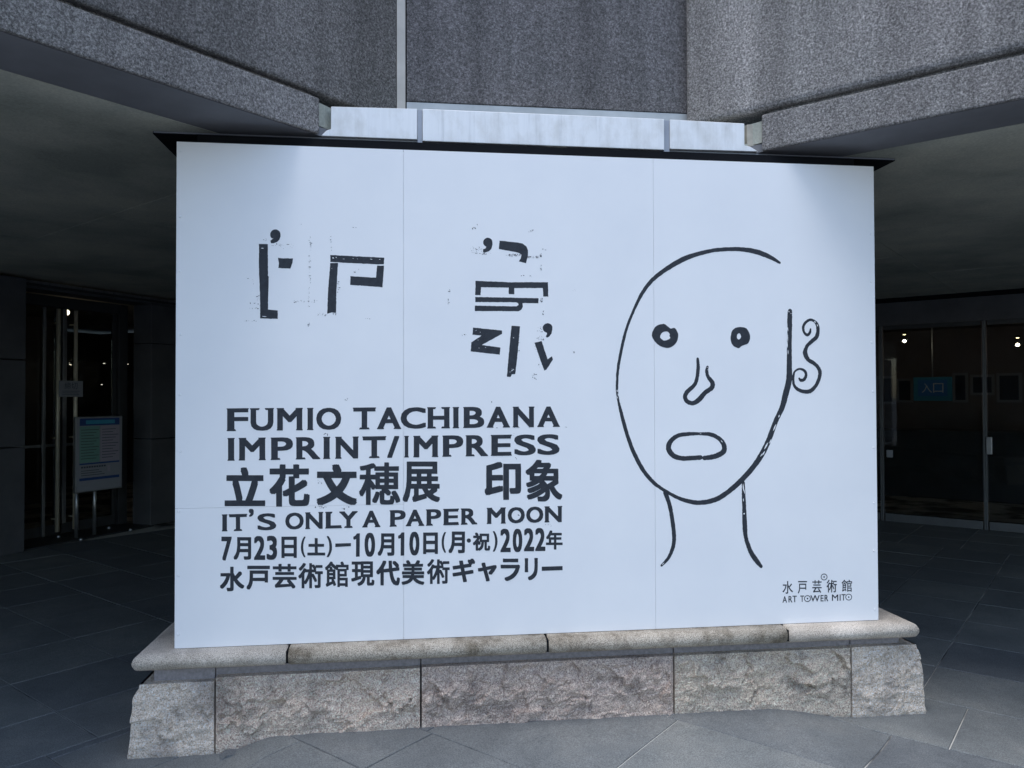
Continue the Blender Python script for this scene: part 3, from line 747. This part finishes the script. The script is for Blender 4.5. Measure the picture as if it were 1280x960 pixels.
# eyes: rough rings
def blob(k, outer, inner, z, seed):
    n = 48; y = k.lay()
    def res(pts):
        P_ = [Vector(sx(z[0]+x/z[2], z[1]+yy/z[2])) for x, yy in pts]; m_ = len(P_); o = []
        for i in range(n):
            u = i/n*m_; a = int(u); t = u-a; p0, p1, p2, p3 = P_[(a-1) % m_], P_[a % m_], P_[(a+1) % m_], P_[(a+2) % m_]
            q = .5*((2*p1)+(p2-p0)*t+(2*p0-5*p1+4*p2-p3)*t*t+(3*p1-p0-3*p2+p3)*t**3)
            o.append(k.bm.verts.new((q.x+.0012*noise.noise(Vector((q.x*200, q.y*200, seed))), y, q.y-ZB+.0012*noise.noise(Vector((q.x*200, q.y*200, seed+3))))))
        return o
    A, B = res(outer), res(inner)
    for i in range(n): k.bm.faces.new((A[i], A[(i+1) % n], B[(i+1) % n], B[i]))
z4 = (800, 390, 6.857)
blob(k, [(102, 190), (135, 125), (200, 102), (240, 125), (262, 142), (300, 140), (328, 200), (305, 270), (245, 308), (170, 290), (118, 240)], [(172, 212), (185, 182), (210, 168), (238, 170), (254, 188), (252, 205), (258, 222), (238, 238), (208, 245), (190, 236), (178, 225)], z4, 1)
blob(k, [(700, 560), (712, 515), (745, 498), (790, 505), (812, 550), (800, 590), (765, 605), (745, 618), (712, 600)], [(736, 552), (740, 538), (748, 533), (756, 538), (760, 552), (756, 562), (748, 568), (741, 565), (737, 560)], z1, 5)
k.done('face_drawing')
# dry-brush gaps: thin bare slivers within the strokes
k = Ink(); k.lay = lambda: INK-.0011
def sliver(x, y, L_, ang, wd, z):
    c, s = math.cos(ang), math.sin(ang); pts = []
    for t, h in ((-1, 0), (-.5, .8), (.1, 1), (.6, .5), (1, 0), (.5, -.7), (0, -.9), (-.6, -.4)):
        pts.append((x+c*t*L_/2-s*h*wd/2, y+s*t*L_/2+c*h*wd/2))
    k.poly(zpt(pts, *z))
for x, y, L_, ang, wd in ((862, 250, 46, -1.05, 8), (848, 290, 30, -1.0, 7), (885, 225, 30, -1.1, 6), (908, 150, 44, -1.15, 7), (932, 88, 16, -1.2, 7), (836, 300, 22, -1.0, 5), (738, 478, 46, 1.5, 7), (744, 500, 26, 1.5, 4), (742, 620, 9, .2, 10), (505, 184, 3, 1.57, 10), (620, 225, 16, 1.0, 4), (600, 318, 30, -.3, 3), (300, 893, 20, -.7, 4), (738, 545, 20, 1.5, 4)): sliver(x, y, L_, ang, wd, z2)
for x, y, L_, ang, wd in ((1026, 560, 60, 1.57, 4), (1024, 600, 36, 1.57, 5), (1028, 640, 30, 1.55, 4), (1027, 510, 26, 1.5, 4), (1033, 410, 8, .4, 6), (1045, 420, 6, 1, 4), (1182, 468, 12, .9, 7), (1196, 488, 16, 1.2, 5), (52, 862, 14, 1.5, 6), (58, 885, 20, 1.4, 4), (54, 900, 14, 1.4, 4), (566, 728, 7, .5, 4), (568, 742, 5, .2, 3)): sliver(x, y, L_, ang, wd, z1)
for x, y, L_, ang, wd in ((180, 322, 24, .1, 7), (745, 400, 16, .3, 9), (770, 396, 12, 1.2, 5), (1050, 410, 22, .2, 5), (1118, 412, 14, -.3, 4), (830, 408, 18, .1, 3), (905, 404, 12, .3, 3), (940, 408, 8, 1, 3), (195, 868, 40, .1, 6), (228, 546, 6, 1, 3), (735, 484, 6, .5, 3), (780, 436, 60, .04, 4)): sliver(x, y, L_, ang, wd, a)
for x, y, L_, ang, wd in ((280, 345, 14, -.8, 4), (322, 362, 10, .7, 5), (656, 418, 12, 1.2, 8), (300, 440, 10, .9, 5), (640, 745, 26, -.6, 8), (655, 735, 16, .9, 6), (620, 760, 10, .4, 6), (376, 516, 9, .2, 6), (310, 520, 9, .4, 4), (640, 732, 10, 1.4, 5)): sliver(x, y, L_, ang, wd, c_)
o = k.done('bare_streak', M_white); o['kind'] = 'stuff'
# ink specks around the characters
k = Ink(); rs = random.Random(3)
def specks(x0, y0, x1, y1, n, z, smin=1.5, smax=6):
    for _ in range(n):
        x, y = rs.uniform(x0, x1), rs.uniform(y0, y1); r = rs.uniform(smin, smax)*rs.random()**1.2+.8; e_ = rs.uniform(.4, 2.2); t0 = rs.random()*6
        if k.k > 4000: return
        k.poly(zpt([(x+r*e_*math.cos(t0+i*1.05)*rs.uniform(.5, 1.2), y+r/e_*math.sin(t0+i*1.05)*rs.uniform(.5, 1.2)) for i in range(6)], *z))
for A_ in ((290, 285, 430, 325, 22), (240, 300, 300, 300, 3), (545, 230, 572, 340, 14), (552, 380, 566, 600, 26), (545, 600, 556, 790, 18), (400, 738, 630, 756, 22), (610, 840, 770, 862, 22), (78, 795, 150, 808, 12), (130, 700, 155, 745, 8), (20, 895, 130, 912, 12), (80, 760, 150, 775, 6), (725, 220, 735, 350, 12), (540, 920, 562, 950, 7), (1000, 880, 1050, 890, 6), (775, 560, 800, 680, 12), (900, 145, 930, 158, 4), (480, 128, 510, 136, 3), (50, 560, 110, 610, 4), (185, 245, 215, 262, 5), (885, 470, 965, 520, 4)): specks(*A_, a)
for A_ in ((222, 225, 340, 300, 34), (340, 285, 430, 305, 16), (580, 300, 725, 322, 46), (795, 320, 935, 340, 40), (920, 295, 940, 330, 14), (928, 400, 936, 460, 10), (795, 60, 850, 85, 9), (240, 30, 275, 58, 8), (280, 0, 298, 12, 3), (730, 515, 850, 530, 7), (945, 250, 1000, 260, 4), (925, 745, 945, 780, 14), (945, 860, 960, 905, 6), (0, 750, 14, 800, 8), (10, 630, 24, 680, 5), (1240, 655, 1275, 670, 3)): specks(*A_, b_, 2, 8)
for A_ in ((890, 300, 950, 360, 12), (885, 400, 955, 445, 26), (865, 500, 910, 620, 9), (840, 775, 882, 835, 24), (900, 680, 918, 715, 5), (700, 330, 716, 560, 16), (130, 385, 230, 400, 5), (1235, 550, 1262, 575, 4)): specks(*A_, c_, 2, 7)
for A_ in ((915, 95, 932, 110, 8), (770, 328, 800, 340, 8), (725, 640, 760, 670, 10), (715, 815, 790, 828, 12), (890, 818, 940, 838, 14)): specks(*A_, (260, 480, 5.333), 1, 5)
for A_ in ((875, 490, 886, 502, 5), (858, 330, 868, 345, 4), (712, 118, 722, 124, 3), (1205, 286, 1218, 292, 3), (892, 870, 900, 880, 5), (1060, 935, 1150, 950, 10), (700, 285, 980, 292, 8), (740, 475, 830, 482, 4)): specks(*A_, (480, 480, 5.333), 1, 4)
o = k.done('ink_specks'); o['kind'] = 'stuff'

# ================================================================== LEFT ENTRANCE (door wall runs at 60 degrees)
PW = Vector((-4.62, 4.80, 0)); DW = Vector((.5, .8660, 0)); NW = Vector((.8660, -.5, 0))   # NW faces the camera side
CW = NW.dot(PW)
def lw_at(px, py): p = hit(px, py, NW, CW); return (p-PW).dot(DW), p.z
XF = Matrix(((DW.x, -NW.x, 0, PW.x), (DW.y, -NW.y, 0, PW.y), (0, 0, 1, 0), (0, 0, 0, 1)))   # local x along wall, local y into the wall
def wbox(name, u0, u1, d0, d1, z0, z1, mat, parent, bev=0): return boxo(name, (u0, u1, d0, d1, z0, z1), mat, parent, bev)
def placed(name, label, cat, u=0, d=0, z=0, group=None):
    o = thing(name, label, cat, group=group); o.matrix_world = Matrix.Translation(PW + DW*u - NW*d + Vector((0, 0, z))) @ rotz(math.atan2(DW.y, DW.x)); return o
uA = lw_at(27, 500)[0]; uB = lw_at(87, 500)[0]; uC = lw_at(110, 500)[0]; uD = lw_at(180, 500)[0]; uE = lw_at(189, 500)[0]
uh1, uh2 = lw_at(100, 500)[0], lw_at(121.5, 500)[0]
ztop = lw_at(100, 368)[1]
wl = placed('stone_wall', 'dark stone wall of large blocks beside and above the glass entrance doors behind the sign', 'wall')
# blocks to the right of the doors, courses
zc_ = [0, lw_at(203, 548)[1], lw_at(203, 430)[1], ztop]
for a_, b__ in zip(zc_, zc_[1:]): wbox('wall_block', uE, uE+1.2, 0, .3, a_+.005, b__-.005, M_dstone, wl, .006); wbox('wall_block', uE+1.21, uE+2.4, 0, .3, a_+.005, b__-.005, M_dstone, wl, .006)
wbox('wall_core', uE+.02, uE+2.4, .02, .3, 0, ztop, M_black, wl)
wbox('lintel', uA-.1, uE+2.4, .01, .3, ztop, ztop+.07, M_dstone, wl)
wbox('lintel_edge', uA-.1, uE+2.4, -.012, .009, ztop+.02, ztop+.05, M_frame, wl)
bm = bmesh.new()
zt0 = ztop+.075; nrow = 2; hrow = (ZC-.02-zt0)/nrow; u = uA-.1; i = 0
while u < uE+2.3:
    for r_ in range(nrow): box(bm, u+.004, u+.126, .0+.002*((i*7+r_*3) % 3), .1, zt0+r_*hrow+.004, zt0+(r_+1)*hrow-.004)
    u += .13; i += 1
tb = link('tile_band', bm, M_btile, wl); tb['kind'] = 'stuff'
wbox('band_backing', uA-.1, uE+2.4, .03, .3, ztop+.07, ZC+.01, M_black, wl)
for a_, b__ in ((0, 1.05), (1.06, 1.92), (1.93, ZC+.01)):
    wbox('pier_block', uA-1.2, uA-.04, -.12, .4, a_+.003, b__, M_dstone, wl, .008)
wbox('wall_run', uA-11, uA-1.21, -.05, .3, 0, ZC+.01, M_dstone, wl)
wbox('floor_sill', uA-.04, uE, -.05, .6, .0, .012, M_frame, wl)
gd = placed('glass_doors', 'dark glass double doors with tall steel pull bars, behind the notice stand on the left', 'door', uA, .45)
def gb(name, u0, u1, d0, d1, z0, z1, mat, par=gd, bev=0): return boxo(name, (u0-uA, u1-uA, d0, d1, z0, z1), mat, par, bev)
T = ztop
gb('door_jamb', uA-.035, uA+.045, -.06, .08, .012, T, M_frame, bev=.004); gb('door_jamb', uD-.02, uE-.002, -.06, .08, .012, T, M_frame, bev=.004)
gb('head_frame', uA+.046, uD-.021, -.05, .07, T-.12, T, M_frame)
for ua, ub_ in ((uA+.05, uC-.02), (uC+.02, uD-.025)):
    lf = gb('door_leaf', ua, ub_, -.012, .012, .02, .13, M_frame)
    boxo('stile', (ua-uA, ua-uA+.05, -.02, .02, .131, T-.125), M_steel if ua > uC else M_frame, lf, .003); boxo('stile', (ub_-uA-.05, ub_-uA, -.02, .02, .131, T-.125), M_frame, lf, .003)
    boxo('rail', (ua-uA+.051, ub_-uA-.051, -.012, .012, 1.0, 1.03), M_steel, lf)
    boxo('glass_pane', (ua-uA+.051, ub_-uA-.051, -.004, .004, .131, T-.13), M_glass, lf)
gb('mid_mullion', uB-.015, uB+.02, -.05, -.021, .02, T-.13, M_steel, bev=.004)
for uh in (uh1, uh2):
    bm = bmesh.new(); cyl(bm, (uh-uA, -.10, .06), (uh-uA, -.10, T-.14), .022, 14)
    for z in (.2, 1.1, T-.3): cyl(bm, (uh-uA, -.10, z), (uh-uA, .0, z), .010, 8)
    link('pull_bar', bm, M_bar, gd, True)
boxo('lock_plate', (uA+.08-uA, uA+.14-uA, -.035, -.021, 1.08, 1.34), M_steel, gd, .004)
bm = bmesh.new(); bmesh.ops.create_uvsphere(bm, u_segments=12, v_segments=8, radius=.022)
ds = bpy.data.meshes.new('door_stop'); bm.to_mesh(ds); bm.free(); ds.materials.append(M_steel)
for i, (px, py) in enumerate(((73, 671), (101, 674.5), (136, 660), (163, 662.5))):
    p = hit(px, py, (0, 0, 1), .02)
    o = share('door_stop', ds, None, p); tag(o, ['leftmost small steel door stop on the dark floor before the glass doors', 'small steel door stop at the foot of the notice stand', 'small steel door stop just right of the notice stand legs', 'rightmost small steel door stop near the stone wall by the doors'][i], 'door stop', 'door stops before the glass doors')
# paper notice taped across the pull bars
pn = placed('paper_notice', 'small white paper notice taped across the two pull bars of the glass doors', 'notice', 0, 0)
a0, b0 = lw_at(97, 496), lw_at(126.5, 476)
boxo('sheet', (a0[0], b0[0], -.008, -.004, a0[1], b0[1]), M_paper, pn)
def text_on(parent, s, x0, x1, z0, z1, y, mat, off=.02, name='lettering'):
    """string fitted into x0..x1, z0..z1 on a local xz plane at depth y"""
    bm = bmesh.new(); n = len(s); cw = (x1-x0)/n
    for i, ch in enumerate(s):
        if ch == ' ': continue
        vs, fs = glyph(ch, 0); V = [bm.verts.new((x0+i*cw+cw*.06+u*cw*.88, y, z0+v*(z1-z0))) for u, v in vs]
        for f in fs:
            try: bm.faces.new([V[q] for q in f])
            except ValueError: pass
    for f in bm.faces:
        f.normal_update()
        if f.normal.y > 0: f.normal_flip()
    return link(name, bm, mat, parent)
du, dz_ = b0[0]-a0[0], b0[1]-a0[1]
text_on(pn, '締切', a0[0]+du*.2, a0[0]+du*.78, a0[1]+dz_*.48, a0[1]+dz_*.9, -.0095, M_txt)
for k_, (f0, f1) in enumerate(((.12, .86), (.12, .8), (.12, .84))):
    boxo('text_row', (a0[0]+du*f0, a0[0]+du*f1, -.0092, -.0085, a0[1]+dz_*(.34-.11*k_), a0[1]+dz_*(.37-.11*k_)), M_txt, pn)
pn.matrix_world = pn.matrix_world @ Matrix.Translation((0, .30, 0))
# notice stand
pf = hit(98, 674, (0, 0, 1), 0)
NS = Vector(pf); cs_ = NW.dot(NS)
def ns_at(px, py): p = hit(px, py, NW, cs_); return (p-NS).dot(DW), p.z
ns = thing('notice_stand', 'framed notice board on two steel legs with green and lilac poster, before the doors', 'notice board'); ns.matrix_world = Matrix.Translation(NS) @ rotz(math.atan2(DW.y, DW.x))
bl, tr = ns_at(92.5, 617), ns_at(151.5, 519.5)
u0, z0, u1, z1_ = bl[0], bl[1], tr[0], tr[1]
boxo('frame', (u0, u1, -.02, .02, z0, z1_), M_steel, ns, .005)
boxo('poster', (u0+.012, u1-.012, -.024, -.0205, z0+.012, z1_-.012), M_paper, ns)
def pp(name, a1, a2, c1, c2, mat, y=-.0262): return boxo(name, (u0+(u1-u0)*a1, u0+(u1-u0)*a2, y, -.0243, z0+(z1_-z0)*c1, z0+(z1_-z0)*c2), mat, ns)
pp('poster_print', .075, .925, .88, .975, M_navy); pp('poster_print', .075, .49, .39, .87, M_green); pp('poster_print', .51, .925, .39, .87, M_lilac)
pp('poster_print', .075, .925, .365, .385, M_navy); pp('poster_print', .075, .925, .155, .19, M_navy)
pp('poster_print', .2, .82, .90, .95, M_teal, -.0275)
for i in range(11):
    zz = .82-.038*i; pp('poster_print', .10, .47-.05*(i % 3), zz, zz+.008, M_txt, -.0275); pp('poster_print', .54, .90-.06*((i+1) % 3), zz, zz+.008, M_txt, -.0275)
for i in range(10): pp('poster_print', .11+.053*i, .145+.053*i, .32, .342, M_txt, -.0275)
for i in range(3): pp('poster_print', .11, .60-.06*i, .22+.03*i, .228+.03*i, M_txt, -.0275)
pp('poster_print', .66, .72, .25, .33, M_lilac, -.0275)
for px in (98, 120.5):
    u_ = ns_at(px, 640)[0]; bm = bmesh.new(); cyl(bm, (u_, .03, .0), (u_, .03, z0+.2), .020, 14); cyl(bm, (u_, .03, 0), (u_, .03, .012), .05, 16); link('leg', bm, M_steel, ns, True)
# foyer behind the doors
fy = placed('foyer', 'dim foyer seen through the left glass doors, with a pale counter band', 'room', uA, .6)
boxo('back_wall', (-1.5, 5, 4.5, 4.6, 0, 2.74), M_in, fy); boxo('side_wall', (-1.6, -1.5, .0, 4.5, 0, 2.74), M_in, fy); boxo('side_wall', (5, 5.1, .0, 4.5, 0, 2.74), M_in, fy)
boxo('wall_band', (-1.2, 1.9, 4.40, 4.49, 1.55, 2.0), M_inwall, fy); boxo('column', (2.2, 2.7, 2.6, 3.1, 0, 2.74), M_inwall, fy)
def downlight(label, group, p, r, en, mat, par=None):
    o = thing('downlight', label, 'lamp', p, group)
    bm = bmesh.new(); cyl(bm, (0, 0, 0), (0, 0, .03), r*1.25, 20); link('housing', bm, M_black, o)
    bm = bmesh.new(); bmesh.ops.create_uvsphere(bm, u_segments=14, v_segments=8, radius=r, matrix=Matrix.Diagonal((1, 1, .45, 1))); link('bulb', bm, mat, o)
    if en:
        ld = bpy.data.lights.new('lamp_light', 'POINT'); ld.energy = en; ld.color = (1, .8, .55); ld.shadow_soft_size = r
        lo = bpy.data.objects.new('lamp_light', ld); C.objects.link(lo); lo.parent = o; lo.location = (0, 0, -.1)
    return o
for i, (px, py, dep, r, lab) in enumerate(((83, 381, 1.6, .035, 'elongated lit ceiling lamp behind the left door leaf, near the top'), (130, 454, 3.4, .018, 'small lamp glowing behind the right door leaf, just right of the pull bar'), (147, 452.5, 3.4, .018, 'small lamp glowing behind the right door leaf, middle one of three'), (159, 455, 3.4, .018, 'small lamp glowing behind the right door leaf, nearest the jamb'), (127, 480.5, 3.4, .016, 'tiny lamp glowing just right of the paper notice'))):
    p = hit(px, py, NW, CW - dep)
    downlight(lab, 'lamps inside the left foyer', p, r, 0.4 if i == 0 else 0, M_lampd)

# ================================================================== RIGHT LOBBY (glass front parallel to the right wing's back line)
CG = 10.50/math.sqrt(2); NG = Vector((1, 1, 0)).normalized(); DG = Vector((1, -1, 0)).normalized(); PG = Vector((5.25, 5.25, 0))
def rg_at(px, py, back=0): p = hit(px, py, NG, CG+back); return (p-PG).dot(DG), p.z
def rplaced(name, label, cat, back=0): o = thing(name, label, cat); o.matrix_world = Matrix.Translation(PG + NG*back) @ rotz(math.radians(-45)); return o
gs = rplaced('glass_screen', 'dark full-height glass screen with slim steel frames at the lobby, right of the sign', 'glass wall')
ua, um = rg_at(1102, 500)[0], rg_at(1231, 500)[0]; ut = rg_at(1231, 403)[1]; bh = .10
n_ = 0
for a_, b__ in ((ua-3.0, ua), (ua, um), (um, um+1.9), (um+1.9, um+3.8)):
    boxo('glass_pane', (a_+.03, b__-.03, -.005, .005, bh, ut-.03), M_glass, gs)
    r_ = boxo('bottom_rail', (a_+.031, b__-.031, -.02, .02, .004, bh), M_rail, gs, .003)
    boxo('top_rail', (a_+.031, b__-.031, -.02, .02, ut-.03, ut+.02), M_frame, gs)
    for u_ in (b__-.12, a_+.12):
        bm = bmesh.new(); cyl(bm, (u_, -.02, .05), (u_, -.034, .05), .014, 10); link('pivot_cap', bm, M_rail, r_)
    for u_ in (a_+.010, b__-.010): boxo('stile', (u_-.009, u_+.009, -.025, .025, .004, ut+.02), M_rail, gs, .003)
boxo('header', (ua-3.0, um+3.8, -.05, .2, ut+.021, ZC-.06), M_dstone, gs)
boxo('header_groove', (ua-3.0, um+3.8, -.02, .2, ZC-.06, ZC+.005), M_black, gs)
hp = rg_at(1237, 557); boxo('door_handle', (hp[0]-.03, hp[0]+.03, -.05, -.026, hp[1]-.10, hp[1]+.10), M_steel, gs, .006)
lp = rg_at(1112.5, 567); boxo('lock_plate', (lp[0]-.035, lp[0]+.035, -.03, -.010, lp[1]-.045, lp[1]+.045), M_paper, gs, .005)
lb = rplaced('lobby', 'dim lobby behind the right-hand glass with a reddish wall above a dark counter', 'room', .3)
BK = 3.6
boxo('back_wall', (-5, 6, BK, BK+.1, 0, 2.9), M_inwall, lb); boxo('ceiling', (-5, 6, 0, BK+.1, 2.62, 2.7), M_in, lb)
boxo('side_wall', (-5.1, -5, 0, BK, 0, 2.62), M_in, lb); boxo('side_wall', (6, 6.1, 0, BK, 0, 2.62), M_in, lb)
boxo('counter', (-2.0, 2.6, BK-1.2, BK-.6, 0, 1.02), M_dstone, lb, .01)
# posters on the wall
pg = ((1096, 470, 1119, 505, 'dark poster on the lobby wall, partly hidden by the sign edge'), (1121, 473, 1141, 503, 'narrow dark poster left of the blue entrance sign'), (1191, 466, 1210, 503, 'dark poster right of the blue entrance sign'), (1213, 468, 1243, 494, 'small framed poster behind the glass frame post'), (1246, 466, 1277, 503, 'large dark poster nearest the right picture edge'))
for x0, y0, x1, y1, lab in pg:
    A_, B_ = rg_at(x0, y1, BK+.28), rg_at(x1, y0, BK+.28)
    o = rplaced('poster', lab + ' in the dim lobby', 'poster', BK+.28); o['group'] = 'posters on the lobby wall'
    boxo('frame', (A_[0], B_[0], -.0, .015, A_[1], B_[1]), M_postf, o); boxo('print', (A_[0]+.04, B_[0]-.04, -.006, -.001, A_[1]+.04, B_[1]-.04), M_post, o)
es = rplaced('entrance_sign', 'blue sign reading 入口 hanging in the dim lobby behind the glass', 'sign', BK-.5)
A_, B_ = rg_at(1142, 501, BK-.5), rg_at(1190, 471, BK-.5)
boxo('panel', (A_[0], B_[0], 0, .03, A_[1], B_[1]), M_teal, es, .004); w_, h_ = B_[0]-A_[0], B_[1]-A_[1]
boxo('face', (A_[0]+w_*.12, B_[0]-w_*.12, -.006, -.001, A_[1]+h_*.2, B_[1]-h_*.12), M_signblue, es)
text_on(es, '入口', A_[0]+w_*.2, B_[0]-w_*.2, A_[1]+h_*.34, A_[1]+h_*.74, -.009, flat('sign_white_print', (.7, .75, .8)), .01)
boxo('hanger_rod', ((A_[0]+B_[0])/2-.008, (A_[0]+B_[0])/2+.008, .008, .022, B_[1], 2.92), M_steel, es)
for px, py, lab in ((1130.5, 418, 'warm ceiling spotlight glowing above the blue entrance sign'), (1272, 422, 'warm ceiling spotlight glowing near the right edge of the picture')):
    d = RX*((px-640)/F) - UX*((py-480)/F) + WX; o_ = Vector(CAM); t = (2.60-o_.z)/d.z; p = o_+d*t
    if (p.dot(NG)-CG) > BK or (p.dot(NG)-CG) < .4: p = hit(px, py, NG, CG+2.4)
    downlight(lab, 'ceiling spotlights in the lobby', p, .022, .7, M_lamp)
# back wall of the passage, behind the plinth
bw = thing('passage_wall', 'dark stone wall closing the passage far behind the sign', 'wall', (.6, 8.3, 0))
for i in range(-3, 4):
    for j in range(3): boxo('wall_block', (i*1.3+.004, i*1.3+1.296, 0, .3, j*.915+.004, j*.915+.911), M_dstone, bw)
boxo('wall_core', (-3.9, 5.2, .02, .3, 0, 2.745), M_black, bw)
